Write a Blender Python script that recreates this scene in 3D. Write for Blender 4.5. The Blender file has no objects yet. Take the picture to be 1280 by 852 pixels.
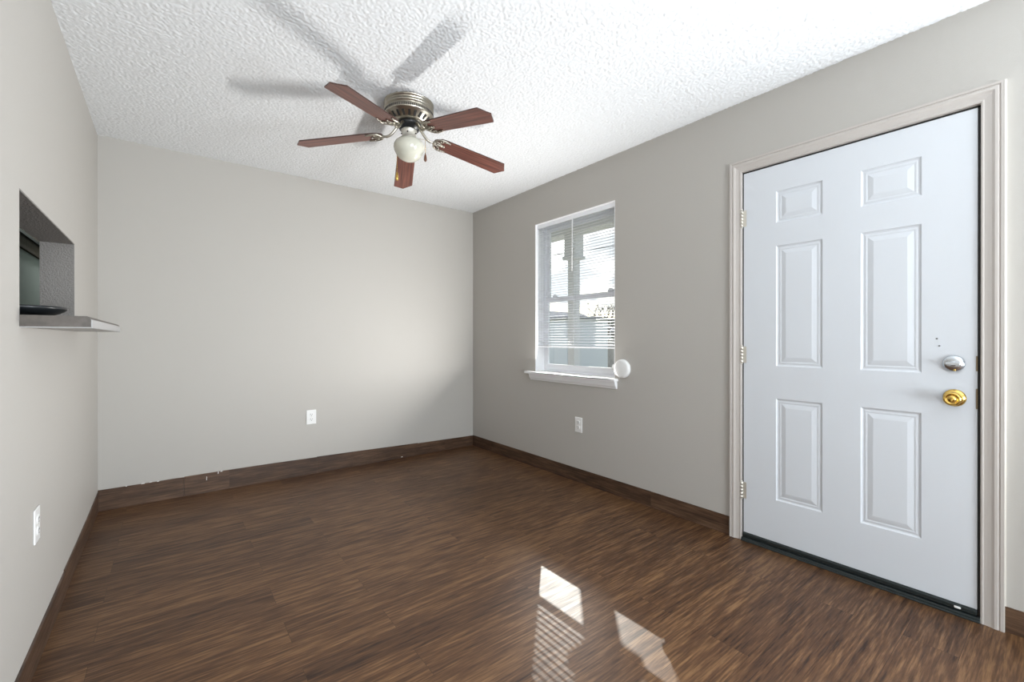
import bpy, bmesh, math, random
from mathutils import Vector, Matrix
random.seed(7)
SC = bpy.context.scene
COL = SC.collection
PI = math.pi

# ------------------------------------------------------------------ camera
cam_d = bpy.data.cameras.new('camera'); cam = bpy.data.objects.new('camera', cam_d); COL.objects.link(cam)
cam.location = (-2.5247, -3.897, 1.1197)
cam.rotation_euler = (PI/2 - 0.0013, 0, -0.66318)
cam_d.sensor_width = 36; cam_d.sensor_fit = 'HORIZONTAL'
cam_d.lens = 550.12*36/1280; cam_d.shift_y = -0.0019; cam_d.clip_start = 0.02; cam_d.clip_end = 400
SC.camera = cam

# ------------------------------------------------------------------ exposure
SC.view_settings.view_transform = 'Standard'; SC.view_settings.look = 'None'
SC.view_settings.gamma = 1; SC.view_settings.use_curve_mapping = False
SC.view_settings.exposure = 0.54
SC.cycles.use_denoising = True
SC.cycles.max_bounces = 12; SC.cycles.diffuse_bounces = 6; SC.cycles.transparent_max_bounces = 16
SC.cycles.caustics_reflective = False; SC.cycles.caustics_refractive = False
SC.cycles.sample_clamp_indirect = 6

# ------------------------------------------------------------------ sky
w = bpy.data.worlds.new('sky'); SC.world = w; w.use_nodes = True
nt = w.node_tree; nt.nodes.clear()
out = nt.nodes.new('ShaderNodeOutputWorld'); bg = nt.nodes.new('ShaderNodeBackground')
tc = nt.nodes.new('ShaderNodeTexCoord'); sky = nt.nodes.new('ShaderNodeTexSky')
sky.sky_type = 'NISHITA'; sky.sun_disc = False; sky.sun_elevation = math.radians(30); sky.sun_rotation = math.radians(44)
sky.air_density = 1; sky.dust_density = 1
cl = nt.nodes.new('ShaderNodeTexNoise'); cl.inputs["Scale"].default_value = 5; cl.inputs['Detail'].default_value = 6
mp = nt.nodes.new('ShaderNodeMapping'); mp.inputs['Scale'].default_value = (1, 1, 2.6)
nt.links.new(tc.outputs['Generated'], mp.inputs[0]); nt.links.new(mp.outputs[0], cl.inputs['Vector'])
rp = nt.nodes.new('ShaderNodeValToRGB'); rp.color_ramp.elements[0].position = .44; rp.color_ramp.elements[1].position = .6
nt.links.new(cl.outputs['Fac'], rp.inputs[0])
sm = nt.nodes.new('ShaderNodeMix'); sm.data_type = 'RGBA'; sm.blend_type = 'MULTIPLY'; sm.inputs['Factor'].default_value = 1
sm.inputs['B'].default_value = (.22, .22, .22, 1)
nt.links.new(sky.outputs[0], sm.inputs['A'])
mx = nt.nodes.new('ShaderNodeMix'); mx.data_type = 'RGBA'
nt.links.new(rp.outputs[0], mx.inputs['Factor']); nt.links.new(sm.outputs['Result'], mx.inputs['A'])
mx.inputs['B'].default_value = (1.15, 1.2, 1.25, 1)
nt.links.new(mx.outputs['Result'], bg.inputs['Color']); bg.inputs['Strength'].default_value = 0.72
nt.links.new(bg.outputs[0], out.inputs[0])

# ------------------------------------------------------------------ sun, window daylight and added fill lamps
SUN_E = 2.3
REAR_E = 112.0     # added fill lamp behind the camera, in front of the unseen patio doors
SIDE_E = 98.0     # added fill lamp at the unseen second window, tilted up to the ceiling
WIN_E = 36.0       # sunlight thrown up into the room off the window's blind and sill
sd = bpy.data.lights.new('sun', 'SUN'); so = bpy.data.objects.new('sun', sd); COL.objects.link(so)
sd.energy = SUN_E; sd.angle = math.radians(0.3); sd.color = (1, .95, .88)
so.rotation_euler = Vector((-1, -1.025, -.808)).to_track_quat('-Z', 'Y').to_euler(); so.location = (8, 8, 8)

def area(name, loc, direction, sx, sy, e, color):
    d = bpy.data.lights.new(name, 'AREA'); o = bpy.data.objects.new(name, d); COL.objects.link(o)
    d.shape = 'RECTANGLE'; d.size = sx; d.size_y = sy; d.energy = e; d.color = color
    o.location = loc; o.rotation_euler = Vector(direction).to_track_quat('-Z', 'Y').to_euler()
    return o
area('rear_fill', (-1.8, -6.94, .95), (.12, 1, .8), 1.5, 1.7, REAR_E, (.88, .94, 1))
area('side_fill', (-.04, -4.95, 1.05), (-1, .35, .55), 1.2, .8, SIDE_E, (.87, .935, 1))
area('window_daylight', (-.022, -1.43, .842), (-.965, 0, .26), .8, .03, WIN_E, (1, .985, .96))

# ------------------------------------------------------------------ materials
def nodes(m): return m.node_tree.nodes, m.node_tree.links
def mat(name, color, rough=.5, metal=0., spec=.5, coat=0., trans=0.):
    m = bpy.data.materials.new(name); m.use_nodes = True
    b = m.node_tree.nodes['Principled BSDF']
    b.inputs['Base Color'].default_value = (*color, 1); b.inputs['Roughness'].default_value = rough
    b.inputs['Metallic'].default_value = metal; b.inputs['Specular IOR Level'].default_value = spec
    b.inputs['Coat Weight'].default_value = coat
    return m
def add_bump(m, scale, strength, dist, detail=2., rough=.5, vec='Object', ramp=None, kind='noise'):
    n, l = nodes(m); b = n['Principled BSDF']
    t = n.new('ShaderNodeTexCoord')
    if kind == 'noise':
        x = n.new('ShaderNodeTexNoise'); x.inputs['Detail'].default_value = detail; x.inputs['Roughness'].default_value = rough; o = x.outputs['Fac']
    else:
        x = n.new('ShaderNodeTexVoronoi'); o = x.outputs['Distance']
    x.inputs['Scale'].default_value = scale
    l.new(t.outputs[vec], x.inputs['Vector'])
    if ramp:
        r = n.new('ShaderNodeValToRGB'); r.color_ramp.elements[0].position = ramp[0]; r.color_ramp.elements[1].position = ramp[1]
        l.new(o, r.inputs[0]); o = r.outputs[0]
    bp = n.new('ShaderNodeBump'); bp.inputs['Strength'].default_value = strength; bp.inputs['Distance'].default_value = dist
    l.new(o, bp.inputs['Height']); l.new(bp.outputs[0], b.inputs['Normal'])
    return m
def mottle(m, c1, c2, scale, detail=4, stretch=(1, 1, 1)):
    n, l = nodes(m); b = n['Principled BSDF']
    t = n.new('ShaderNodeTexCoord'); mp = n.new('ShaderNodeMapping'); mp.inputs['Scale'].default_value = stretch
    x = n.new('ShaderNodeTexNoise'); x.inputs['Scale'].default_value = scale; x.inputs['Detail'].default_value = detail
    r = n.new('ShaderNodeValToRGB'); r.color_ramp.elements[0].color = (*c1, 1); r.color_ramp.elements[1].color = (*c2, 1)
    r.color_ramp.elements[0].position = .3; r.color_ramp.elements[1].position = .7
    l.new(t.outputs['Object'], mp.inputs[0]); l.new(mp.outputs[0], x.inputs['Vector']); l.new(x.outputs['Fac'], r.inputs[0])
    l.new(r.outputs[0], b.inputs['Base Color'])
    return m

M = {}
M['wall'] = add_bump(mat('wall_paint', (.45, .430, .400), .55, spec=.35), 190, .16, .003, 2)
M['lining'] = add_bump(mat('shaded_reveal_lining', (.24, .225, .21), .65, spec=.2), 150, .7, .006, 3)  # darker than the wall: the reveal's shade is put into this colour
M['kitchen'] = add_bump(mat('kitchen_paint', (.36, .395, .375), .6, spec=.3), 170, .2, .004)
M['ceiling'] = add_bump(mat('popcorn_ceiling', (.765, .78, .79), .9, spec=.1), 420, .4, .003, 2, .55)
M['white_paint'] = mat('white_semigloss', (.86, .86, .87), .32)
M['door'] = add_bump(mat('door_paint', (.62, .645, .68), .38, spec=.45), 60, .04, .002, 3)
M['trimpaint'] = mat('trim_paint', (.49, .455, .425), .38, spec=.45)
M['caulk'] = mat('white_caulk', (.66, .63, .58), .6)
M['nickel'] = mat('brushed_nickel', (.43, .40, .34), .3, 1)
M['nickel_light'] = mat('satin_nickel_light', (.70, .67, .60), .36, .7)
M['chrome'] = mat('satin_chrome', (.62, .65, .68), .2, 1)
M['bronze'] = mat('aged_bronze', (.22, .17, .11), .4, .9)
M['brass'] = mat('polished_brass', (.66, .44, .12), .16, 1)
M['black'] = mat('black_enamel', (.012, .014, .016), .3)
M['rubber'] = mat('black_rubber', (.018, .024, .024), .42)
M['dark'] = mat('dark_slot', (.02, .018, .016), .7)
M['plastic'] = mat('white_plastic', (.80, .80, .79), .3)
M['slotgrey'] = mat('outlet_slot', (.16, .16, .16), .6)
M['opal'] = mat('opal_glass', (.60, .59, .50), .15, coat=.4)
M['laminate'] = mottle(mat('bar_laminate', (.2, .17, .145), .4), (.065, .053, .044), (.10, .083, .07), 55)
M['laminate_edge'] = mat('bar_front_edge', (.42, .415, .41), .4)
M['vinyl'] = mat('blind_vinyl', (.84, .85, .88), .4)
def slat_mat():
    m = mat('blind_slat_vinyl', (.88, .89, .92), .4); n, l = nodes(m)
    t = n.new('ShaderNodeBsdfTranslucent'); t.inputs['Color'].default_value = (.86, .88, .93, 1)
    s = n.new('ShaderNodeMixShader'); s.inputs[0].default_value = .22
    l.new(n['Principled BSDF'].outputs[0], s.inputs[1]); l.new(t.outputs[0], s.inputs[2]); l.new(s.outputs[0], n['Material Output'].inputs[0]); return m
M['slat'] = slat_mat()
M['cord'] = mat('blind_cord', (.55, .56, .58), .7)
M['frame'] = mat('window_vinyl', (.86, .87, .90), .35)
M['cabinet'] = mottle(mat('cabinet_wood', (.06, .045, .03), .75, spec=.15), (.055, .04, .03), (.09, .07, .05), 6, 4, (1, 8, 1))
M['chip'] = mat('paint_chip', (.8, .8, .78), .6)
M['fobwood'] = mat('fob_wood', (.13, .05, .025), .35)
M['post'] = mat('porch_paint', (.80, .80, .83), .6)
M['concrete'] = mottle(mat('porch_concrete', (.5, .49, .46), .85), (.42, .41, .39), (.56, .55, .52), 4)
M['grass'] = mottle(mat('winter_lawn', (.2, .2, .1), .95), (.36, .37, .24), (.52, .48, .34), 3)
M['siding'] = add_bump(mat('grey_siding', (.72, .73, .76), .7), 3, .1, .01)
M['brickwall'] = mat('tan_wall', (.66, .62, .58), .8)
M['shingle'] = mottle(mat('roof_shingle', (.16, .16, .17), .9), (.25, .25, .27), (.38, .37, .38), 8)
M['bark'] = mottle(mat('tree_bark', (.14, .11, .09), .9), (.10, .08, .07), (.2, .17, .14), 12)
M['leaf'] = mottle(mat('evergreen_leaf', (.08, .11, .06), .9), (.12, .15, .09), (.26, .28, .2), 6)
M['fencewood'] = mottle(mat('fence_wood', (.3, .26, .22), .85), (.40, .36, .32), (.56, .51, .47), 5, 4, (1, 6, 1))
M['darkpane'] = mat('dark_pane', (.04, .05, .06), .15)

def glass_mat():
    m = bpy.data.materials.new('window_glass'); m.use_nodes = True
    n, l = nodes(m); n.clear()
    o = n.new('ShaderNodeOutputMaterial'); t = n.new('ShaderNodeBsdfTransparent'); g = n.new('ShaderNodeBsdfGlossy')
    g.inputs['Roughness'].default_value = .02; t.inputs['Color'].default_value = (.94, .96, .96, 1)
    lw = n.new('ShaderNodeLayerWeight'); pw = n.new('ShaderNodeMath'); pw.operation = 'POWER'; pw.inputs[1].default_value = 5
    f = n.new('ShaderNodeMath'); f.operation = 'MULTIPLY_ADD'; f.inputs[1].default_value = .9; f.inputs[2].default_value = .035
    l.new(lw.outputs['Facing'], pw.inputs[0]); l.new(pw.outputs[0], f.inputs[0])
    s = n.new('ShaderNodeMixShader'); l.new(f.outputs[0], s.inputs[0]); l.new(t.outputs[0], s.inputs[1]); l.new(g.outputs[0], s.inputs[2])
    l.new(s.outputs[0], o.inputs[0]); return m
M['glass'] = glass_mat()

def wood_plank(name, dark, mid, light, brick=True, rough=.34, axis='x'):
    m = bpy.data.materials.new(name); m.use_nodes = True
    n, l = nodes(m); b = n['Principled BSDF']
    t = n.new('ShaderNodeTexCoord'); src = t.outputs['Object']
    rot = n.new('ShaderNodeMapping')
    if not brick:                      # strips on the wall: grain runs along the wall, across is height
        sx = n.new('ShaderNodeSeparateXYZ'); cx = n.new('ShaderNodeCombineXYZ'); l.new(src, sx.inputs[0])
        l.new(sx.outputs['Y' if axis == 'y' else 'X'], cx.inputs['X']); l.new(sx.outputs['Z'], cx.inputs['Y']); src = cx.outputs[0]
    l.new(src, rot.inputs[0]); src = rot.outputs[0]
    br = n.new('ShaderNodeTexBrick'); br.offset = .37; br.offset_frequency = 2; br.squash = 1
    br.inputs['Scale'].default_value = 1; br.inputs['Brick Width'].default_value = .914; br.inputs['Row Height'].default_value = .152
    br.inputs['Mortar Size'].default_value = .0008; br.inputs['Mortar Smooth'].default_value = .3
    br.inputs['Color1'].default_value = (0, 0, 0, 1); br.inputs['Color2'].default_value = (1, 1, 1, 1); br.inputs['Mortar'].default_value = (.5, .5, .5, 1)
    l.new(src, br.inputs['Vector'])
    # shift the grain of every plank
    sh = n.new('ShaderNodeVectorMath'); sh.operation = 'MULTIPLY_ADD'; sh.inputs[1].default_value = (7.3, 3.1, 5.7)
    l.new(br.outputs['Color'], sh.inputs[0]); l.new(src, sh.inputs[2])
    m1 = n.new('ShaderNodeMapping'); m1.inputs['Scale'].default_value = (2.6, 32, 4)
    l.new(sh.outputs[0], m1.inputs[0])
    g1 = n.new('ShaderNodeTexNoise'); g1.inputs['Scale'].default_value = 1.5; g1.inputs['Detail'].default_value = 7; g1.inputs['Roughness'].default_value = .68
    l.new(m1.outputs[0], g1.inputs['Vector'])
    m2 = n.new('ShaderNodeMapping'); m2.inputs['Scale'].default_value = (9, 150, 20)
    l.new(sh.outputs[0], m2.inputs[0])
    g2 = n.new('ShaderNodeTexNoise'); g2.inputs['Scale'].default_value = 1; g2.inputs['Detail'].default_value = 3
    l.new(m2.outputs[0], g2.inputs['Vector'])
    a = n.new('ShaderNodeMath'); a.operation = 'MULTIPLY_ADD'; a.inputs[1].default_value = .45; l.new(g2.outputs['Fac'], a.inputs[0])
    a1 = n.new('ShaderNodeMath'); a1.operation = 'MULTIPLY'; a1.inputs[1].default_value = .72; l.new(g1.outputs['Fac'], a1.inputs[0])
    l.new(a1.outputs[0], a.inputs[2])
    a2 = n.new('ShaderNodeMath'); a2.operation = 'MULTIPLY_ADD'; a2.inputs[1].default_value = .08
    l.new(br.outputs['Color'], a2.inputs[0]); l.new(a.outputs[0], a2.inputs[2])
    a3 = n.new('ShaderNodeMath'); a3.operation = 'SUBTRACT'; a3.inputs[1].default_value = .04; l.new(a2.outputs[0], a3.inputs[0])
    r = n.new('ShaderNodeValToRGB'); e = r.color_ramp.elements
    e[0].position = .40; e[0].color = (*dark, 1); e[1].position = .78; e[1].color = (*light, 1)
    k = e.new(.58); k.color = (*mid, 1)
    l.new(a3.outputs[0], r.inputs[0])
    last = r.outputs[0]
    if brick:
        mm = n.new('ShaderNodeMix'); mm.data_type = 'RGBA'; mm.inputs['B'].default_value = (*[c*.45 for c in dark], 1)
        fm = n.new('ShaderNodeMath'); fm.operation = 'MULTIPLY'; fm.inputs[1].default_value = .6; l.new(br.outputs['Fac'], fm.inputs[0])
        l.new(fm.outputs[0], mm.inputs['Factor']); l.new(last, mm.inputs['A']); last = mm.outputs['Result']
    l.new(last, b.inputs['Base Color'])
    rr = n.new('ShaderNodeMapRange'); rr.inputs['From Min'].default_value = .3; rr.inputs['From Max'].default_value = .8
    rr.inputs['To Min'].default_value = rough+.08; rr.inputs['To Max'].default_value = rough-.05
    l.new(a.outputs[0], rr.inputs[0]); l.new(rr.outputs[0], b.inputs['Roughness'])
    bp = n.new('ShaderNodeBump'); bp.inputs['Strength'].default_value = .12; bp.inputs['Distance'].default_value = .002
    l.new(a.outputs[0], bp.inputs['Height']); l.new(bp.outputs[0], b.inputs['Normal'])
    b.inputs['Specular IOR Level'].default_value = .34
    return m
M['floor'] = wood_plank('vinyl_plank_floor', (.023, .0105, .006), (.088, .041, .0185), (.21, .112, .050), rough=.42)
M['base_x'] = wood_plank('vinyl_base_strip', (.030, .018, .012), (.075, .042, .026), (.15, .09, .055), brick=False)
M['base_y'] = wood_plank('vinyl_base_strip_side', (.030, .018, .012), (.075, .042, .026), (.15, .09, .055), brick=False, axis='y')
def blade_mat():
    m = mat('cherry_blade', (.2, .07, .045), .34)
    n, l = nodes(m); b = n['Principled BSDF']
    t = n.new('ShaderNodeTexCoord'); mp = n.new('ShaderNodeMapping'); mp.inputs['Scale'].default_value = (3, 70, 3)
    x = n.new('ShaderNodeTexNoise'); x.inputs['Scale'].default_value = 1.2; x.inputs['Detail'].default_value = 5
    r = n.new('ShaderNodeValToRGB'); e = r.color_ramp.elements
    e[0].position = .34; e[0].color = (.065, .019, .013, 1); e[1].position = .68; e[1].color = (.205, .070, .048, 1)
    l.new(t.outputs['Object'], mp.inputs[0]); l.new(mp.outputs[0], x.inputs['Vector']); l.new(x.outputs['Fac'], r.inputs[0]); l.new(r.outputs[0], b.inputs['Base Color'])
    return m
M['blade'] = blade_mat()
M['blade_edge'] = mat('blade_edge', (.05, .02, .014), .5)

# ------------------------------------------------------------------ mesh builder
class MB:
    def __init__(s): s.v = []; s.f = []; s.mi = []; s.sm = []
    def add(s, vs, fs, mi=0, smooth=False):
        b = len(s.v); s.v += [Vector(v) for v in vs]
        for f in fs: s.f.append([b+i for i in f]); s.mi.append(mi); s.sm.append(smooth)
        return s
    def box(s, x0, x1, y0, y1, z0, z1, mi=0, M4=None):
        vs = [Vector((x, y, z)) for z in (z0, z1) for x, y in ((x0, y0), (x1, y0), (x1, y1), (x0, y1))]
        if M4: vs = [M4 @ v for v in vs]
        return s.add(vs, [(3, 2, 1, 0), (4, 5, 6, 7), (0, 1, 5, 4), (1, 2, 6, 5), (2, 3, 7, 6), (3, 0, 4, 7)], mi)
    def prism(s, poly, h0, h1, M4=None, mi=0, smooth=False):     # polygon in xy, extruded in z
        n = len(poly); vs = [Vector((x, y, h0)) for x, y in poly] + [Vector((x, y, h1)) for x, y in poly]
        if M4: vs = [M4 @ v for v in vs]
        s.add(vs, [tuple(range(n))[::-1], tuple(range(n, 2*n))], mi)
        return s.add(vs, [(i, (i+1) % n, n+(i+1) % n, n+i) for i in range(n)], mi, smooth)
    def lathe(s, prof, seg=48, M4=None, mi=0, smooth=True):      # (r, z) profile
        vs = []; fs = []; k = len(prof)
        for i in range(seg):
            a = 2*PI*i/seg
            for r, z in prof: vs.append(Vector((r*math.cos(a), r*math.sin(a), z)))
        if M4: vs = [M4 @ v for v in vs]
        for i in range(seg):
            j = (i+1) % seg
            for q in range(k-1): fs.append((i*k+q, j*k+q, j*k+q+1, i*k+q+1))
        return s.add(vs, fs, mi, smooth)
    def tube(s, pts, r, seg=8, mi=0, caps=True):
        pts = [Vector(p) for p in pts]; n = len(pts); rs = r if isinstance(r, (list, tuple)) else [r]*n
        vs = []; fs = []; up = None
        for i, p in enumerate(pts):
            t = (pts[min(i+1, n-1)]-pts[max(i-1, 0)]).normalized()
            if up is None: up = t.orthogonal().normalized()
            u = (up-t*up.dot(t)); u = u.normalized() if u.length > 1e-6 else t.orthogonal().normalized(); up = u; v = t.cross(u)
            for q in range(seg):
                a = 2*PI*q/seg; vs.append(p+(u*math.cos(a)+v*math.sin(a))*rs[i])
        for i in range(n-1):
            for q in range(seg): fs.append((i*seg+q, i*seg+(q+1) % seg, (i+1)*seg+(q+1) % seg, (i+1)*seg+q))
        if caps: fs.append(tuple(range(seg))[::-1]); fs.append(tuple(range((n-1)*seg, n*seg)))
        return s.add(vs, fs, mi, True)
    def build(s, name, mats, parent=None, bevel=0, loc=None, rot=None):
        me = bpy.data.meshes.new(name); me.from_pydata(s.v, [], s.f)
        for m in (mats if isinstance(mats, (list, tuple)) else [mats]): me.materials.append(m)
        for p, mi, sm in zip(me.polygons, s.mi, s.sm): p.material_index = mi; p.use_smooth = sm
        bm = bmesh.new(); bm.from_mesh(me); bmesh.ops.remove_doubles(bm, verts=bm.verts, dist=1e-6)
        bmesh.ops.recalc_face_normals(bm, faces=bm.faces); bm.to_mesh(me); bm.free()
        o = bpy.data.objects.new(name, me); COL.objects.link(o)
        if parent: o.parent = parent
        if loc: o.location = loc
        if rot: o.rotation_euler = rot
        if bevel:
            b = o.modifiers.new('bevel', 'BEVEL'); b.width = bevel; b.segments = 2; b.limit_method = 'ANGLE'; b.angle_limit = math.radians(40)
        return o

def tag(o, label=None, cat=None, group=None, kind=None):
    if label: o['label'] = label
    if cat: o['category'] = cat
    if group: o['group'] = group
    if kind: o['kind'] = kind
    return o
def empty(name, loc=(0, 0, 0), rz=0):
    o = bpy.data.objects.new(name, None); COL.objects.link(o); o.location = loc; o.rotation_euler = (0, 0, rz); o.empty_display_size = .1
    return o
def structure(o, label=None, cat=None): return tag(o, label, cat, kind='structure')
def copy_tree(o, parent=None):
    kids = [c for c in COL.objects if c.parent == o]
    c = o.copy(); COL.objects.link(c); c.parent = parent
    for k in kids: copy_tree(k, c)
    return c

def panel_wall(mb, u0, u1, v0, v1, d0, d1, holes, P, mi=0):
    """slab in the (u, v) plane from depth d0 to d1 with rectangular holes; P(u, v, d) gives the point"""
    us = sorted({u0, u1, *[h[0] for h in holes], *[h[1] for h in holes]}); vs = sorted({v0, v1, *[h[2] for h in holes], *[h[3] for h in holes]})
    def solid(i, j):
        if i < 0 or j < 0 or i >= len(us)-1 or j >= len(vs)-1: return False
        cu, cv = (us[i]+us[i+1])/2, (vs[j]+vs[j+1])/2
        return not any(h[0] < cu < h[1] and h[2] < cv < h[3] for h in holes)
    for i in range(len(us)-1):
        for j in range(len(vs)-1):
            if not solid(i, j): continue
            a, b, c, d = us[i], us[i+1], vs[j], vs[j+1]
            for dd in (d0, d1): mb.add([P(a, c, dd), P(b, c, dd), P(b, d, dd), P(a, d, dd)], [(0, 1, 2, 3)], mi)
            for (di, dj, e) in ((-1, 0, ((a, c), (a, d))), (1, 0, ((b, c), (b, d))), (0, -1, ((a, c), (b, c))), (0, 1, ((a, d), (b, d)))):
                if not solid(i+di, j+dj):
                    (p, q), (r, t) = e
                    mb.add([P(p, q, d0), P(r, t, d0), P(r, t, d1), P(p, q, d1)], [(0, 1, 2, 3)], mi)

# ------------------------------------------------------------------ room shell
H = 2.44; W = 2.885; YR = -7.0
mb = MB(); mb.box(-W-.115, .14, YR-.14, .12, -.12, 0); structure(mb.build('floor', M['floor']))
mb = MB(); mb.box(-W-.115, .14, YR-.14, .12, H, H+.1); ceil = structure(mb.build('ceiling', M['ceiling']))
# sprayed popcorn coat: real lumps under the slab
bm = bmesh.new(); bmesh.ops.create_grid(bm, x_segments=580, y_segments=740, size=.5)
for v in bm.verts: v.co = Vector((-W+(v.co.x+.5)*W, -3.7+(v.co.y+.5)*3.7, H-.0005))
bmesh.ops.reverse_faces(bm, faces=bm.faces)
me = bpy.data.meshes.new('popcorn_coat'); bm.to_mesh(me); bm.free(); me.materials.append(M['ceiling'])
coat = bpy.data.objects.new('popcorn_coat', me); COL.objects.link(coat); coat.parent = ceil
me.polygons.foreach_set('use_smooth', [True]*len(me.polygons))
tx = bpy.data.textures.new('popcorn', 'VORONOI'); tx.noise_scale = .0105; tx.noise_intensity = 1.3
dm = coat.modifiers.new('lumps', 'DISPLACE'); dm.texture = tx; dm.texture_coords = 'LOCAL'; dm.direction = 'Z'; dm.strength = .0048; dm.mid_level = 1.0
mb = MB(); mb.box(-W-.115, .14, 0, .12, 0, H); structure(mb.build('wall_back', M['wall']))
WY0, WY1, WZ0, WZ1 = -1.865, -.994, .83, 2.112          # window opening
DY0, DY1, DZ1 = -3.685, -2.742, 2.05                    # door opening
SY0, SY1, SZ0, SZ1 = -5.6, -4.3, .6, 2.05               # second window, unseen, added for the side fill lamp
mb = MB(); panel_wall(mb, YR, 0, 0, H, 0, .14, [(WY0, WY1, WZ0, WZ1), (DY0, DY1, 0, DZ1), (SY0, SY1, SZ0, SZ1)], lambda u, v, d: (d, u, v))
structure(mb.build('wall_right', M['wall']))
PY0, PY1, PZ0, PZ1 = -1.9, -.887, 1.157, 1.582          # pass-through
mb = MB(); panel_wall(mb, YR, 0, 0, H, -W, -W-.118, [(PY0, PY1, PZ0, PZ1)], lambda u, v, d: (d, u, v))
structure(mb.build('wall_left', M['wall']))
mb = MB(); panel_wall(mb, -W, 0, 0, H, YR, YR-.14, [(-2.55, -.15, 0, 2.08)], lambda u, v, d: (u, d, v))
structure(mb.build('wall_rear', M['wall']))

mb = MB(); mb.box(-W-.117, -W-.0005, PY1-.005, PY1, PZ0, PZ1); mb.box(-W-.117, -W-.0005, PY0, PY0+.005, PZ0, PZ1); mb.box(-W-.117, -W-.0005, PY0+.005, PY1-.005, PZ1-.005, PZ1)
structure(mb.build('trim_3', M['lining']))  # sheets added over the reveals to carry their painted shade

# unseen patio door and second window frames, added to go with the fill lamps
d2 = empty('door_2', (-1.35, YR, 0)); structure(d2)
mb = MB(); panel_wall(mb, -1.2, 1.2, 0, 2.08, -.03, -.09, [(-1.15, -.03, .06, 2.02), (.03, 1.15, .06, 2.02)], lambda u, v, d: (u, d, v)); mb.build('door_frame', M['frame'], d2)
mb = MB(); mb.box(-1.15, -.03, -.064, -.058, .06, 2.02); mb.build('door_pane', M['glass'], d2)
mb = MB(); mb.box(.03, 1.15, -.064, -.058, .06, 2.02); mb.build('door_pane', M['glass'], d2)
w2 = empty('window_2', (0, (SY0+SY1)/2, SZ0)); structure(w2)
mb = MB(); panel_wall(mb, -.65, .65, 0, 1.45, .05, .11, [(-.6, .6, .05, .7), (-.6, .6, .75, 1.4)], lambda u, v, d: (d, u, v)); mb.build('window_frame', M['frame'], w2)
mb = MB(); mb.box(.078, .082, -.6, .6, .05, 1.4); mb.build('glass_pane', M['glass'], w2)

# kitchen seen through the pass-through
KX = -3.3
mb = MB(); mb.box(-5.2, -W-.118, 3.2, 3.3, 0, H); structure(mb.build('wall_kitchen', M['kitchen']))
mb = MB(); mb.box(KX-.1, KX, -.45, 3.2, 0, H); structure(mb.build('wall_kitchen_side', M['kitchen']))
mb = MB(); mb.box(-5.2, -W-.118, YR, 3.3, -.12, -.0005); structure(mb.build('floor_kitchen', M['floor']))
mb = MB(); mb.box(-5.2, -W-.118, YR, 3.3, H, H+.1); structure(mb.build('ceiling_kitchen', M['ceiling']))
mb = MB(); mb.box(-5.3, -5.2, YR, 3.3, 0, H); structure(mb.build('wall_kitchen_far', M['kitchen']))
mb = MB(); mb.box(-5.2, -W-.118, YR-.1, YR, 0, H); structure(mb.build('wall_kitchen_rear', M['kitchen']))
mb = MB(); mb.box(-W-.118, -W-.02, .12, 3.3, 0, H); structure(mb.build('wall_kitchen_partition', M['kitchen']))
area('kitchen_fill', (-3.15, 1.2, 2.43), (0, 0, -1), .12, .8, 11.0, (.95, 1, .97))  # unseen lamp, added to brighten the view through the pass-through
cb = empty('wall_cabinet', (KX, .2, 1.72)); tag(cb, 'dark brown wall cabinet above the green kitchen wall, seen through the pass-through opening', 'cabinet')
mb = MB(); mb.box(.0, .016, -.5, 2.6, 0, .085); mb.build('cabinet_body', M['cabinet'], cb, .003)
mb = MB(); mb.box(0, .03, -.5, 2.6, .085, .105); mb.build('light_rail', M['black'], cb)
mb = MB(); mb.box(0, .016, -.5, 2.6, .105, .6); mb.build('cabinet_door', M['cabinet'], cb, .003)

# ------------------------------------------------------------------ baseboards: strips of the same vinyl plank glued to the wall
def strip(mb, pts, thick, P):            # pts: (u, height), plank cut to the wobbly top line
    n = len(pts)
    vs = []
    for u, h in pts: vs += [P(u, 0, 0), P(u, h, 0), P(u, h, thick), P(u, 0, thick)]
    fs = [(0, 1, 2, 3), tuple(4*(n-1)+i for i in (3, 2, 1, 0))]
    for i in range(n-1):
        a, b = 4*i, 4*i+4
        for q in range(4): fs.append((a+q, b+q, b+(q+1) % 4, a+(q+1) % 4))
    mb.add(vs, fs)
Pb = lambda u, v, d: (u, -d, v)
bb = empty('baseboard_back', (0, 0, 0)); structure(bb)
for name, pts, th in (('base_strip', [(-2.884, .136), (-2.75, .136), (-2.62, .135), (-2.50, .137), (-2.437, .136)], .005),
                      ('base_strip', [(-2.436, .139), (-2.2, .139), (-1.9, .137), (-1.77, .135), (-1.55, .131)], .009),
                      ('base_strip', [(-1.549, .134), (-1.2, .128), (-.9, .121), (-.634, .115)], .006),
                      ('base_strip', [(-.633, .112), (-.3, .107), (-.004, .103)], .005)):
    mb = MB(); strip(mb, pts, th, Pb); mb.build(name, M['base_x'], bb)
for u, z, sx, sz, th in ((-2.66, .1375, .022, .006, .007), (-2.58, .137, .014, .005, .007), (-2.62, .139, .018, .004, .007), (-2.745, .137, .01, .004, .007), (-2.235, .133, .006, .018, .011), (-2.215, .139, .014, .006, .011), (-2.305, .105, .004, .03, .011), (-.80, .012, .016, .008, .013)):
    mb = MB(); mb.prism([(-sx/2, -sz/2), (sx*.35, -sz*.4), (sx/2, sz*.3), (-sx*.2, sz/2)], 0, .002, Matrix.Translation((u, -th-.0005, z)) @ Matrix.Rotation(PI/2, 4, 'X')); mb.build('paint_chip', M['chip'], bb)
mb = MB(); strip(mb, [(-.004, .106), (-.6, .106), (-1.2, .105), (-2.0, .106), (-2.683, .106)], .005, lambda u, v, d: (-d, u, v))
structure(mb.build('baseboard_right', M['base_y']))
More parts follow.
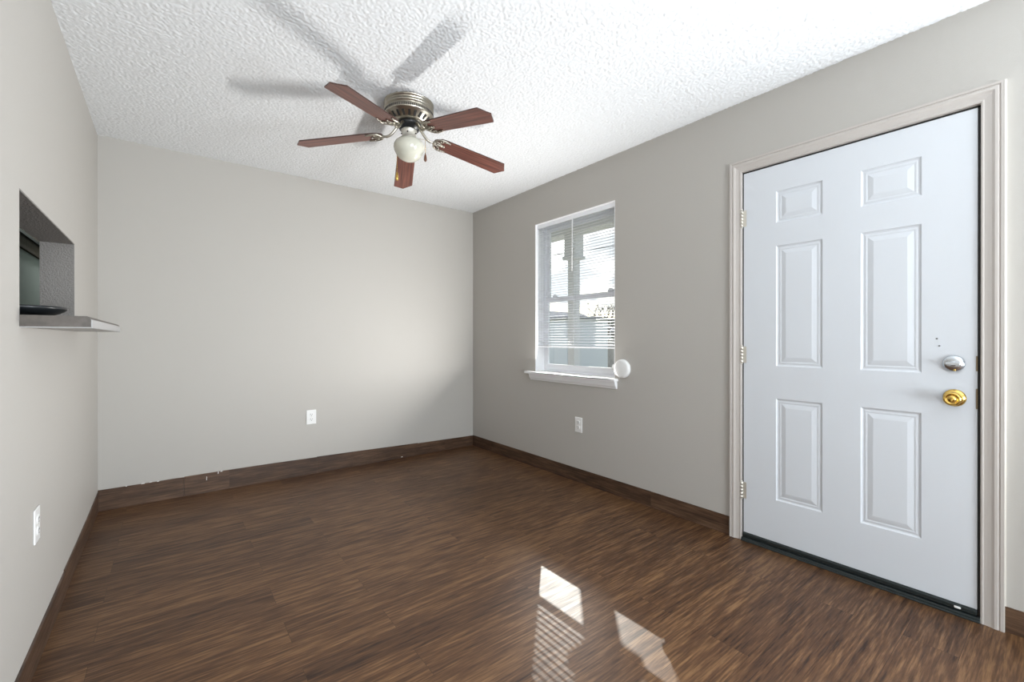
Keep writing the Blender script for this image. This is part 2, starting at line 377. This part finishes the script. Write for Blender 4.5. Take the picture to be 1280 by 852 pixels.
mb = MB(); strip(mb, [(-3.732, .096), (-4.7, .1), (-6.99, .1)], .005, lambda u, v, d: (-d, u, v))
structure(mb.build('baseboard_right', M['base_y']))
bl = empty('baseboard_left', (-W, 0, 0)); structure(bl)
for pts, th in (([(-.006, .128), (-.4, .116), (-.8, .110), (-1.18, .110)], .005), ([(-1.181, .103), (-1.7, .102), (-2.3, .101)], .007), ([(-2.301, .104), (-4, .104), (-6.99, .104)], .005)):
    mb = MB(); strip(mb, pts, th, lambda u, v, d: (d, u, v)); mb.build('base_strip', M['base_y'], bl)

# ------------------------------------------------------------------ front door
dr = MB()
pan = [(a, b, c, d) for (a, b) in ((-3.134, -2.925), (-3.494, -3.285)) for (c, d) in ((1.728, 1.895), (.974, 1.608), (.266, .803))]
DL, DR_, DB, DT = -2.760, -3.6585, .045, 2.033
FX = .002
PD = lambda u, v, d: (FX+d, u, v)
us = sorted({DR_, DL, *[q for p in pan for q in p[:2]]}); vs_ = sorted({DB, DT, *[q for p in pan for q in p[2:]]})
for i in range(len(us)-1):
    for j in range(len(vs_)-1):
        cu, cv = (us[i]+us[i+1])/2, (vs_[j]+vs_[j+1])/2
        if any(p[0] < cu < p[1] and p[2] < cv < p[3] for p in pan): continue
        dr.add([PD(us[i], vs_[j], 0), PD(us[i+1], vs_[j], 0), PD(us[i+1], vs_[j+1], 0), PD(us[i], vs_[j+1], 0)], [(0, 1, 2, 3)])
for p in pan:
    prof = [(0, 0), (.003, .003), (.007, .0055), (.012, .006), (.016, .0045), (.020, .0045), (.024, .0055), (.038, .0022), (.046, .0006), (.050, .0005)]
    prev = None
    for ins, dep in prof:
        ring = [PD(p[0]+ins, p[2]+ins, dep), PD(p[1]-ins, p[2]+ins, dep), PD(p[1]-ins, p[3]-ins, dep), PD(p[0]+ins, p[3]-ins, dep)]
        if prev: dr.add(prev+ring, [(q, (q+1) % 4, 4+(q+1) % 4, 4+q) for q in range(4)])
        prev = ring
    dr.add(prev, [(0, 1, 2, 3)])
dr.add([PD(DR_, DB, .044), PD(DL, DB, .044), PD(DL, DT, .044), PD(DR_, DT, .044)], [(0, 1, 2, 3)])
for a, b in (((DR_, DB), (DL, DB)), ((DL, DB), (DL, DT)), ((DL, DT), (DR_, DT)), ((DR_, DT), (DR_, DB))):
    dr.add([PD(*a, 0), PD(*b, 0), PD(*b, .044), PD(*a, .044)], [(0, 1, 2, 3)])
door = dr.build('door_1', M['door']); structure(door)
def hinge(z):
    m = MB()
    for k in range(5):
        m.lathe([(0, z-.046+k*.0186), (.0065, z-.046+k*.0186), (.0065, z-.046+k*.0186+.0172), (0, z-.046+k*.0186+.0172)], 14, Matrix.Translation((-.006, -2.7525, 0)))
    m.lathe([(0, z+.047), (.005, z+.047), (.0058, z+.051), (.003, z+.054), (0, z+.0545)], 14, Matrix.Translation((-.006, -2.7525, 0)))
    m.lathe([(0, z-.0535), (.003, z-.053), (.0055, z-.050), (.005, z-.046), (0, z-.046)], 14, Matrix.Translation((-.006, -2.7525, 0)))
    m.box(-.001, .0015, -2.775, -2.754, z-.045, z+.045)
    m.build('hinge', M['nickel_light'], door)
for z in (1.785, 1.03, .277): hinge(z)
RY = Matrix.Rotation(-PI/2, 4, 'Y')         # local z -> -x, out of the right wall into the room
def onwall(y, z, x=0.): return Matrix.Translation((x, y, z)) @ RY
mb = MB(); mb.lathe([(.0, 0), (.034, 0), (.034, .006), (.031, .011), (.024, .016), (.020, .018), (0, .018)], 40, onwall(-3.592, 1.018, FX))
db = mb.build('deadbolt', M['chrome'], door)
mb = MB(); mb.lathe([(0, .018), (.011, .018), (.010, .022), (0, .022)], 24, onwall(-3.592, 1.018, FX))
T = onwall(-3.592, 1.018, FX)
mb.prism([(-.005, -.021), (.005, -.021), (.007, 0), (.005, .021), (-.005, .021), (-.007, 0)], .022, .034, T)
mb.build('thumb_turn', M['chrome'], db, .0015)
mb = MB(); mb.lathe([(0, 0), (.035, 0), (.035, .003), (.032, .009), (.022, .013), (.014, .015), (.012, .030), (.016, .036), (.024, .042), (.0275, .050), (.0275, .058), (.024, .064), (.019, .065), (.017, .062), (.011, .062), (.009, .066), (0, .066)], 40, onwall(-3.594, .878, FX))
kb = mb.build('door_knob', M['brass'], door)
mb = MB(); mb.box(-.074+FX, -.066+FX, -3.597, -3.591, .870, .886); mb.build('turn_button', M['brass'], kb, .001)
for y, z in ((-3.541, 1.119), (-3.549, 1.089)):
    mb = MB(); mb.lathe([(0, 0), (.0035, 0), (.003, .0012), (0, .0015)], 12, onwall(y, z, FX)); mb.build('screw_hole', M['slotgrey'], door)
mb = MB(); mb.box(FX-.006, FX+.04, DR_, DL, .022, .046); mb.box(FX-.012, FX-.004, DR_, DL, .034, .042); mb.build('door_sweep', M['rubber'], door, .002)
mb = MB(); mb.box(FX-.014, FX-.006, -3.614, -3.594, .028, .038); mb.build('paint_chip', M['chip'], door, .003)
mb = MB(); mb.box(0, .003, -3.6595, -3.6545, .84, .92); mb.box(0, .003, -3.6595, -3.6545, .99, 1.05); mb.build('latch_plate', M['bronze'], door)

# casing and jamb (painted the wall colour)
tr = empty('trim_1', (0, -3.213, 0)); structure(tr)
OFF = 3.213
CI0, CI1, CT = -3.668+OFF, -2.752+OFF, 2.044             # inner edges of the casing
CW = .062
prof = [(0, 0), (0, .009), (.005, .011), (.010, .009), (.018, .010), (.030, .0125), (.038, .0165), (.046, .0165), (.050, .013), (.054, .0165), (CW, .0165), (CW, 0)]
mb = MB()
def rail(p, c):   # mitred casing section at offset p
    pass
rows = []
for o_, d in prof:
    rows.append([(-d, CI1+o_, 0.0), (-d, CI1+o_, CT+o_), (-d, CI0-o_, CT+o_), (-d, CI0-o_, 0.0)])
for a, b in zip(rows[:-1], rows[1:]):
    mb.add(a+b, [(0, 1, 5, 4), (1, 2, 6, 5), (2, 3, 7, 6)])
for k in (0, 3): mb.add([r[k] for r in rows], [tuple(range(len(rows)))])
mb.build('casing', M['trimpaint'], tr)
mb = MB()
mb.box(0, .14, CI1+.0, CI1+.010, 0, DZ1); mb.box(0, .14, CI0-.017, CI0, 0, DZ1); mb.box(0, .14, CI0, CI1, CT-.002, DZ1)
mb.box(.05, .065, CI1-.012, CI1, 0, CT); mb.box(.05, .065, CI0, CI0+.012, 0, CT); mb.box(.05, .065, CI0, CI1, CT-.014, CT)
mb.build('jamb', M['trimpaint'], tr)
mb = MB(); mb.box(-.002, 0.0, CI0-CW-.006, CI0-CW, .0, CT+CW+.004); mb.box(-.017, -.002, CI0-CW-.0025, CI0-CW, .0, CT+CW); mb.build('caulk_line', M['caulk'], tr)
mb = MB(); mb.box(.001, .03, CI0-.001, CI0+.0015, .83, .93); mb.box(.001, .03, CI0-.001, CI0+.0015, .985, 1.055); mb.build('strike_plate', M['bronze'], tr)
mb = MB(); mb.box(-.012, .14, CI0, CI1, 0.0, .018); mb.box(-.02, -.012, CI0, CI1, 0, .008); mb.build('threshold', M['rubber'], tr, .003)
mb = MB(); mb.box(.052, .064, CI0, CI1, .018, CT); mb.box(.006, .05, CI1-.0075, CI1-.0005, .018, CT-.003); mb.box(.006, .05, CI0+.0005, CI0+.0085, .018, CT-.003); mb.box(.006, .05, CI0, CI1, CT-.0105, CT-.0025); mb.build('gap_shade', M['dark'], tr)  # dark sheet and strips filling the door gap, painting in its shade

# ------------------------------------------------------------------ window
wn = empty('window_1', (0, (WY0+WY1)/2, WZ0)); structure(wn)
cy = (WY0+WY1)/2; hw = (WY1-WY0)/2; wh = WZ1-WZ0
Pw = lambda u, v, d: (d, u, v)
# reveal lining is the wall itself; a thin white return
mb = MB(); mb.box(.001, .10, hw-.006, hw, .0, wh); mb.box(.001, .10, -hw, -hw+.006, 0, wh); mb.box(.001, .10, -hw+.006, hw-.006, wh-.006, wh); mb.build('window_return', M['white_paint'], wn)
mb = MB(); panel_wall(mb, -hw+.001, hw-.001, .001, wh-.001, .10, .139, [(-hw+.022, hw-.022, .022, wh-.022)], Pw); mb.build('window_frame', M['frame'], wn)
zr = 1.455-WZ0
# lower sash (inner track), upper sash (outer track)
mb = MB(); panel_wall(mb, -hw+.022, hw-.022, .022, zr+.02, .095, .117, [(-hw+.064, hw-.064, .068, zr-.022)], Pw); mb.build('lower_sash', M['frame'], wn, .003)
mb = MB(); mb.box(.105, .108, -hw+.064, hw-.064, .068, zr-.022); mb.build('glass_pane', M['glass'], wn)
mb = MB(); panel_wall(mb, -hw+.022, hw-.022, zr-.018, wh-.022, .118, .138, [(-hw+.058, hw-.058, zr+.018, wh-.06)], Pw); mb.build('upper_sash', M['frame'], wn, .003)
mb = MB(); mb.box(.127, .130, -hw+.058, hw-.058, zr+.018, wh-.06); mb.build('glass_pane', M['glass'], wn)
for yy in (-.33, .27):
    mb = MB(); mb.box(.078, .096, yy-.025, yy+.025, zr+.018, zr+.030); mb.box(.082, .092, yy-.008, yy+.02, zr+.030, zr+.042); mb.build('sash_lock', M['frame'], wn, .002)
# stool and apron
mb = MB()
mb.box(-.045, .099, -hw+.001, hw-.001, -.010, .004); mb.box(-.045, -.0005, -hw-.03, hw+.097, -.016, .004)
mb.prism([(-.032, -.016), (-.0005, -.016), (-.0005, -.072), (-.010, -.072), (-.014, -.060), (-.022, -.052), (-.026, -.036)], -hw-.022, hw+.055, Matrix(((1, 0, 0, 0), (0, 0, 1, 0), (0, 1, 0, 0), (0, 0, 0, 1))))
mb.build('window_sill', M['white_paint'], wn, .003)

# ------------------------------------------------------------------ window blind
bd = empty('window_blind', (.035, cy, 1.045)); tag(bd, 'white horizontal mini blind let most of the way down in the window', 'blind')
BW = hw-.010
zt = 2.106-1.045
mb = MB(); mb.box(-.016, .016, -BW, BW, zt-.032, zt-.002); mb.box(-.018, -.016, -BW-.001, BW+.001, zt-.034, zt); mb.build('headrail', M['vinyl'], bd, .002)
mb = MB()
tilt = math.radians(9); n = 47
for k in range(n):
    z = .012+.0215*(k+.6)
    if z > zt-.036: break
    pr = []
    for q in range(5):
        s = (q/4-.5)*.0245; c = .0030*(1-(2*s/.0245)**2)
        pr.append((s*math.cos(tilt)-c*math.sin(tilt), s*math.sin(tilt)+c*math.cos(tilt)))
    vs = [(x, y, z+d) for y in (-BW, BW) for x, d in pr]
    vs2 = [(x, y, zz+.0005) for x, y, zz in vs]
    m_ = len(pr)
    mb.add(vs, [(q, q+1, m_+q+1, m_+q) for q in range(m_-1)], 0, True); mb.add(vs2, [(q, m_+q, m_+q+1, q+1) for q in range(m_-1)], 0, True)
mb.build('slats', M['slat'], bd)
mb = MB(); mb.box(-.0125, .0125, -BW, BW, 0, .012); mb.build('bottom_rail', M['vinyl'], bd, .003)
mb = MB()
for yy in (BW-.05, 0, -BW+.05):
    for xx in (-.0135, .0135): mb.tube([(xx, yy, .01), (xx, yy, zt-.03)], .0009, 5)
mb.build('ladder_cord', M['cord'], bd)
mb = MB(); mb.tube([(-.024, .00, zt-.03), (-.026, .0, zt-.45)], .0035, 6); mb.build('tilt_wand', M['plastic'], bd)
mb = MB(); mb.tube([(-.02, -BW+.014, zt-.03), (-.022, -BW+.014, .1), (-.022, -BW+.014, -.118)], .0012, 5); lc = mb.build('lift_cord', M['cord'], bd)
mb = MB(); mb.lathe([(0, .024), (.006, .022), (.012, .006), (.014, -.008), (.011, -.017), (0, -.02)], 20, Matrix.Translation((-.022, -BW+.014, -.135))); mb.build('cord_tassel', M['plastic'], lc)

# round plate on the wall at the sill's end
mb = MB(); mb.lathe([(0, 0), (.064, 0), (.0665, .003), (.0665, .016), (.062, .023), (.048, .0265), (.02, .028), (0, .028)], 56, onwall(-1.936, .907))
tag(mb.build('round_wall_plate', M['plastic']), 'white round plastic disc on the wall at the right end of the window sill', 'wall plate')

# ------------------------------------------------------------------ outlets
def make_outlet(label):
    r = empty('power_outlet'); tag(r, label, 'outlet')
    mb = MB(); mb.box(-.0375, .0375, -.0055, 0, -.0585, .0585); mb.build('cover_plate', M['plastic'], r, .003)
    for z in (-.0195, .0195):
        m = MB(); pts = [(.0165*math.cos(a)*1.02, max(-.0135, min(.0135, .0175*math.sin(a)))) for a in [2*PI*i/28 for i in range(28)]]
        m.prism(pts, 0, .0030, Matrix.Translation((0, -.0053, z)) @ Matrix.Rotation(PI/2, 4, 'X'))
        f = m.build('receptacle', M['plastic'], r, .0006)
        s = MB(); s.box(-.0085, -.0055, -.0089, -.0080, z-.001, z+.009); s.box(.0055, .0085, -.0089, -.0080, z, z+.008)
        s.lathe([(0, 0), (.0032, 0), (.0032, .0008), (0, .0008)], 12, Matrix.Translation((0, -.0081, z-.0075)) @ Matrix.Rotation(PI/2, 4, 'X')); s.build('slots', M['slotgrey'], f)
    m = MB(); m.lathe([(0, 0), (.0035, 0), (.0025, .0012), (0, .0015)], 12, Matrix.Translation((0, -.0055, 0)) @ Matrix.Rotation(PI/2, 4, 'X')); m.build('screw', M['nickel_light'], r)
    return r
o1 = make_outlet('white duplex power outlet low on the back wall facing the camera'); o1.location = (-1.591, 0, .470)
o2 = copy_tree(o1); o2.location = (0, -1.512, .447); o2.rotation_euler = (0, 0, -PI/2); o2['label'] = 'white duplex power outlet on the right wall below the window'
o3 = copy_tree(o1); o3.location = (-W, -1.695, .478); o3.rotation_euler = (0, 0, PI/2); o3['label'] = 'white duplex power outlet on the left wall, seen edge-on below the bar shelf'
for o in (o1, o2, o3): o['group'] = 'duplex power outlets'

# ------------------------------------------------------------------ bar shelf in the pass-through
XF = -2.723
def bull(x0, x1, z0, z1, r):
    pts = [(x0, z0), (x1, z0)]
    for i in range(7):
        a = i/6*PI/2; pts.append((x1-r+r*math.cos(a), z1-r+r*math.sin(a)))
    return pts + [(x0, z1)]
MXZ = Matrix(((1, 0, 0, 0), (0, 0, 1, 0), (0, 1, 0, 0), (0, 0, 0, 1)))
sh_ = empty('bar_shelf', (-W, -1.36, 1.157)); tag(sh_, 'brown laminate bar shelf with rounded front edge under the pass-through opening', 'shelf')
mb = MB(); mb.prism(bull(.0, XF+W-.002, 0, .036, .013), -.539, .535, MXZ); mb.box(-.25, .001, -.538, .470, 0.0005, .0355)
mb.build('shelf_top', M['laminate'], sh_)
mb = MB(); mb.prism([(XF+W-.0025, -.001), (XF+W+.001, -.001), (XF+W+.001, .024), (XF+W-.0025, .026)], -.536, .536, MXZ); mb.prism([(0, -.003), (XF+W, -.003), (XF+W, 0), (0, 0)], -.536, .536, MXZ); mb.build('front_edge', M['laminate_edge'], sh_)

# black shallow pan on the shelf
mb = MB(); mb.lathe([(0, 0), (.062, 0), (.075, .006), (.105, .017), (.127, .029), (.134, .036), (.134, .044), (.128, .046), (.120, .038), (.100, .026), (.07, .012), (0, .009)], 64)
pn = mb.build('shallow_pan', M['black'], None, 0, (-2.965, -1.5, 1.1935)); tag(pn, 'black shallow round pan lying on the bar shelf in the pass-through', 'pan')

# ------------------------------------------------------------------ ceiling fan
FXC, FYC = -1.452, -1.581
fan = empty('ceiling_fan', (FXC, FYC, H)); tag(fan, 'five-blade ceiling fan with cherry wood blades, nickel housing and globe light', 'ceiling fan')
hp = [(0, 0), (.137, 0), (.137, -.008), (.131, -.013), (.126, -.020), (.126, -.024), (.133, -.029), (.137, -.036), (.136, -.043), (.129, -.048), (.126, -.052), (.131, -.057), (.1345, -.062), (.1345, -.082), (.131, -.087), (.126, -.091), (.122, -.096), (.092, -.123), (.086, -.126), (0, -.126)]
hp = [(r_, z_*.87) for r_, z_ in hp]
mb = MB(); mb.lathe(hp, 72); hs = mb.build('housing', M['nickel'], fan)
mb = MB()
for k in range(22):
    a = 2*PI*k/22
    c = Matrix.Rotation(a, 4, 'Z') @ Matrix.Translation((.107, 0, -.1105)) @ Matrix.Rotation(math.atan2(.027, -.030), 4, 'Y')
    # slot lies on the sloping band
    Ms = Matrix.Rotation(a, 4, 'Z') @ Matrix(((-.788, 0, -.615, .107), (0, 1, 0, 0), (-.615, 0, .788, -.0955), (0, 0, 0, 1)))
    mb.box(-.0160, .0160, -.0064, .0064, -.002, .0035, 0, Ms)
mb.build('vent_slots', M['dark'], hs)
mb = MB()
for k in range(84):
    a = 2*PI*k/84
    mb.box(.1335, .1353, -.0026, .0026, -.0690, -.0565, 0, Matrix.Rotation(a, 4, 'Z'))
mb.build('bead_band', M['dark'], hs)
mb = MB(); mb.lathe([(0, -.108), (.064, -.108), (.066, -.112), (.066, -.124), (.058, -.128), (.054, -.145), (.0, -.145)], 40); mb.build('motor', M['black'], fan)
mb = MB(); mb.lathe([(0, -.144), (.040, -.144), (.043, -.147), (.043, -.152), (.040, -.155), (.040, -.186), (.043, -.190), (.046, -.200), (.044, -.204), (0, -.204)], 40)
nk = mb.build('light_fitter', M['nickel_light'], fan)
for k in range(5):
    a = 2*PI*k/5+.3
    mb = MB(); mb.lathe([(0, 0), (.004, 0), (.004, .004), (.003, .006), (0, .006)], 12, Matrix.Translation((.0395*math.cos(a), .0395*math.sin(a), -.170)) @ Vector((math.cos(a), math.sin(a), 0)).to_track_quat('Z', 'Y').to_matrix().to_4x4()); mb.build('set_screw', M['dark'], nk)
mb = MB(); mb.lathe([(.040, -.196), (.050, -.199), (.066, -.206), (.077, -.217), (.084, -.232), (.0855, -.246), (.082, -.262), (.072, -.282), (.058, -.300), (.040, -.313), (.020, -.320), (0, -.322)], 56); mb.build('globe', M['opal'], fan)
# blades: (angle, tip height)
ZR = 2.262
for ang, ztip in ((213.2, 2.214), (282.3, 2.180), (354.2, 2.190), (429.1, 2.164), (502.4, 2.207)):
    R0, R1 = .148, .632
    al = math.radians(ang)
    slope = math.atan2(ztip-ZR, R1-R0)
    # local x runs along the blade, local z up; pitch about x
    Bm = Matrix.Rotation(al, 4, 'Z') @ Matrix.Translation((R0, 0, ZR-H)) @ Matrix.Rotation(-slope, 4, 'Y') @ Matrix.Rotation(math.radians(-8.5), 4, 'X')
    L = R1-R0
    poly = [(0.010, -.030), (.035, -.050), (.07, -.054), (L-.046, -.0615), (L-.038, -.0615), (L-.012, -.018), (L, 0), (L-.012, .018), (L-.038, .0615), (L-.046, .0615), (.07, .054), (.035, .050), (.010, .030), (0, .018), (0, -.018)]
    b = MB(); b.prism(poly, 0, .006); b.mi = [0 if len(f) > 4 else 1 for f in b.f]
    ob = b.build('blade', [M['blade'], M['blade_edge']], fan); ob.matrix_local = Bm
    # blade iron: arm, lyre scroll and centre tongue under the blade root
    m = MB(); Bi = Bm.copy()
    pts = [Vector((.054, 0, -.122)), Vector((.068, 0, -.130)), Vector((.084, 0, -.150)), Vector((.104, 0, -.172)), Vector((.124, 0, -.182))]
    Rz = Matrix.Rotation(al, 4, 'Z')
    pts = [Rz @ p for p in pts] + [Bi @ Vector((-.010, 0, -.005)), Bi @ Vector((.012, 0, -.0045))]
    # Catmull-like refinement
    fine = []
    for i in range(len(pts)-1):
        p0, p1, p2, p3 = pts[max(i-1, 0)], pts[i], pts[i+1], pts[min(i+2, len(pts)-1)]
        for q in range(5):
            t = q/5; fine.append(.5*((2*p1)+(p2-p0)*t+(2*p0-5*p1+4*p2-p3)*t*t+(3*p1-p0-3*p2+p3)*t**3))
    fine.append(pts[-1])
    m.tube(fine, [.0085-.0025*i/len(fine) for i in range(len(fine))], 10)
    def sc(path, r): m.tube([Bi @ Vector((x, y, -.0045)) for x, y in path], r, 8)
    for s in (-1, 1):
        sc([(-.006, 0), (.004, .016*s), (.010, .032*s), (.022, .045*s), (.040, .051*s), (.058, .050*s), (.074, .046*s), (.088, .047*s)], .0052)
        sc([(.040, .051*s), (.046, .036*s), (.040, .026*s), (.031, .029*s), (.032, .037*s)], .0036)
        sc([(.004, .010*s), (.018, .017*s), (.030, .015*s), (.042, .009*s), (.056, .004*s)], .0040)
    sc([(.0, 0), (.03, 0), (.066, 0)], .0045)
    for x, y in ((.062, 0), (.058, .047), (.058, -.047)):
        m.lathe([(0, -.010), (.0055, -.0095), (.007, -.006), (.007, 0), (0, 0)], 14, Bi @ Matrix.Translation((x, y, 0)))
    m.build('blade_iron', M['nickel'], fan)
# pull chains
def chain(px, py, z0, z1, fob_mat, L):
    m = MB(); m.tube([(px*.6, py*.6, z0), (px, py, z0-.006), (px, py, z1)], .0010, 6)
    k = z0-.008
    while k > z1:
        m.lathe([(0, .0019), (.0014, .0013), (.0019, 0), (.0014, -.0013), (0, -.0019)], 6, Matrix.Translation((px, py, k))); k -= .0052
    c = m.build('pull_chain', M['brass'], fan)
    f = MB(); f.lathe([(0, 0), (.002, -.001), (.003, -.008), (.006, -.016), (.0082, -.03*L/.05), (.0086, -.038*L/.05), (.006, -.046*L/.05), (0, -.05*L/.05)], 18, Matrix.Translation((px, py, z1))); f.build('fob', fob_mat, c)
chain(.078, -.045, -.190, -.268, M['fobwood'], .052)
chain(-.030, .098, -.176, -.352, M['brass'], .058)

# ------------------------------------------------------------------ outside: porch
mb = MB(); mb.box(.141, 1.42, -5, 3, -.14, -.03); structure(mb.build('porch_floor', M['concrete']))
mb = MB(); mb.box(-60, 160, -60, 160, -.6, -.20); structure(mb.build('ground', M['grass']))
pp = empty('porch_post', (1.22, -.28, -.03)); tag(pp, 'grey square porch post with a wide capital outside the window', 'post')
mb = MB(); mb.box(-.05, .05, -.05, .05, .2, 2.12); mb.build('shaft', M['post'], pp, .004)
mb = MB(); mb.box(-.08, .08, -.08, .08, 0, .2); mb.box(-.065, .065, -.065, .065, .2, .24); mb.build('plinth', M['post'], pp, .006)
mb = MB(); mb.box(-.078, .078, -.082, .082, 2.10, 2.365); mb.box(-.095, .095, -.095, .095, 2.07, 2.11); mb.build('capital', M['post'], pp, .005)
pr = empty('porch_roof', (.8, -1, 2.335)); tag(pr, 'grey porch roof with a beam along its outer edge, above the window view', 'roof')
mb = MB(); mb.box(.34, .50, -4, 4, 0, .20); mb.build('beam', M['post'], pr, .004)
mb = MB(); mb.box(-.655, .56, -4, 4, .20, .26); mb.build('roof_deck', M['post'], pr)

# ------------------------------------------------------------------ outside: neighbours
def house(x, y, wdt, dep, h, rise, wallm, label, rz=0, gable='x'):
    r = empty('house', (x, y, -.2), rz); tag(r, label, 'house')
    m = MB(); m.box(-wdt/2, wdt/2, -dep/2, dep/2, 0, h)
    m.prism([(-dep/2, h), (dep/2, h), (0, h+rise)], -wdt/2, wdt/2, Matrix(((0, 0, 1, 0), (1, 0, 0, 0), (0, 1, 0, 0), (0, 0, 0, 1)))); m.build('wall', wallm, r)
    m = MB()
    for s in (-1, 1):
        m.prism([(0, h+rise+.12), (0, h+rise), (s*(dep/2+.4), h-.25), (s*(dep/2+.4), h-.13)], -wdt/2-.35, wdt/2+.35, Matrix(((0, 0, 1, 0), (1, 0, 0, 0), (0, 1, 0, 0), (0, 0, 0, 1))))
    m.build('roof', M['shingle'], r)
    for u in (-.28, .2):
        f = MB(); panel_wall(f, u*dep-.5, u*dep+.5, .9, 2.1, -wdt/2-.04, -wdt/2+.01, [(u*dep-.42, u*dep+.42, .98, 2.02)], lambda a, b, d: (d, a, b)); fr = f.build('window', M['frame'], r)
        g = MB(); g.box(-wdt/2-.02, -wdt/2-.01, u*dep-.42, u*dep+.42, .98, 2.02); g.build('pane', M['darkpane'], fr)
    d = MB(); d.box(-wdt/2-.05, -wdt/2+.01, -.05*dep-.45, -.05*dep+.45, 0, 2.05); d.build('front_door', M['brickwall'], r)
house(18, 18.6, 6, 6.5, 2.0, 1.1, M['siding'], 'low grey house with a gabled roof, left of the porch post')
house(36, 27, 6, 8.0, 2.2, 1.2, M['brickwall'], 'low tan house seen behind the trees, right of the porch post')
sh2 = empty('shed', (8.5, 6.55, -.2)); tag(sh2, 'grey flat-roofed shed directly right of the porch post', 'shed')
mb = MB(); mb.box(-.8, .8, -.62, .62, 0, 1.95); mb.build('wall', M['siding'], sh2)
mb = MB(); mb.box(-.9, .9, -.72, .72, 1.95, 2.03); mb.build('roof', M['shingle'], sh2)
mb = MB(); mb.box(-.83, -.79, -.3, .3, .05, 1.75); mb.build('shed_door', M['post'], sh2)
def tree(x, y, h, seed, label, leafy=False):
    rnd = random.Random(seed); r = empty('tree', (x, y, -.2)); tag(r, label, 'tree', 'trees beyond the porch')
    t = MB(); t.tube([(0, 0, 0), (.05, .04, h*.3), (0, .1, h*.6)], [.16, .12, .07], 7); t.build('trunk', M['bark'], r)
    m = MB()
    def br(p, d, L, rad, n):
        q = p+d*L; m.tube([p, p+d*L*.5+Vector((0, 0, .04*L)), q], [rad, rad*.8, rad*.55], 4)
        if n:
            for _ in range(3):
                dd = (d+Vector((rnd.uniform(-.8, .8), rnd.uniform(-.8, .8), rnd.uniform(-.1, .6)))).normalized(); br(q, dd, L*.72, rad*.55, n-1)
    for _ in range(5):
        d = Vector((rnd.uniform(-1, 1), rnd.uniform(-1, 1), rnd.uniform(.5, 1.3))).normalized()
        br(Vector((0, .06, h*rnd.uniform(.3, .6))), d, h*.2, .05, 3)
    m.build('branches', M['bark'], r)
    if leafy:
        f = MB()
        for _ in range(500):
            a, b, c = rnd.gauss(0, .3), rnd.gauss(0, .3), rnd.gauss(.6, .18); p = Vector((a*h*.5, b*h*.5, c*h))
            u = Vector((rnd.gauss(0, 1), rnd.gauss(0, 1), rnd.gauss(0, 1))).normalized()*.16; v = u.orthogonal().normalized()*.11
            f.add([p-u, p+v, p+u, p-v], [(0, 1, 2, 3)])
        f.build('foliage', M['leaf'], r)
tree(26, 26.5, 4.0, 1, 'bare tree behind the grey house, farthest left in the window')
tree(26, 20.9, 3.3, 2, 'leafy tree just right of the porch post, behind the shed', True)
tree(18, 14.2, 2.9, 3, 'bare tree between the shed and the tan house')
tree(30, 22.4, 3.6, 4, 'leafy tree nearest the right edge of the window', True)
tree(15, 10.9, 3.0, 5, 'bare tree at the right edge of the window')
fc = empty('fence', (13, 10.5, -.2)); tag(fc, 'wooden board fence running behind the shed', 'fence')
mb = MB()
for k in range(44): mb.box(-.012, .012, -3+k*.14, -3+k*.14+.13, 0, 1.25+.02*(k % 3))
mb.build('boards', M['fencewood'], fc)
mb = MB(); mb.box(.012, .05, -3, 3.1, .3, .38); mb.box(.012, .05, -3, 3.1, .95, 1.03); mb.build('rails', M['fencewood'], fc)
up = empty('utility_pole', (9, 12.6, -.2)); tag(up, 'utility pole carrying the thin dark line across the sky outside the window', 'pole')
mb = MB(); mb.tube([(0, 0, 0), (0, 0, 2.6), (0, 0, 5.2)], [.09, .08, .065], 10); mb.build('pole', M['bark'], up)
mb = MB(); mb.box(-.04, .04, -.5, .5, 4.72, 4.80); mb.build('cross_arm', M['bark'], up)
mb = MB(); mb.tube([(0, -14*i/16, 4.82-.0035*(64-(i-8)**2)-.03*i) for i in range(17)], .012, 5); mb.build('line', M['dark'], up)
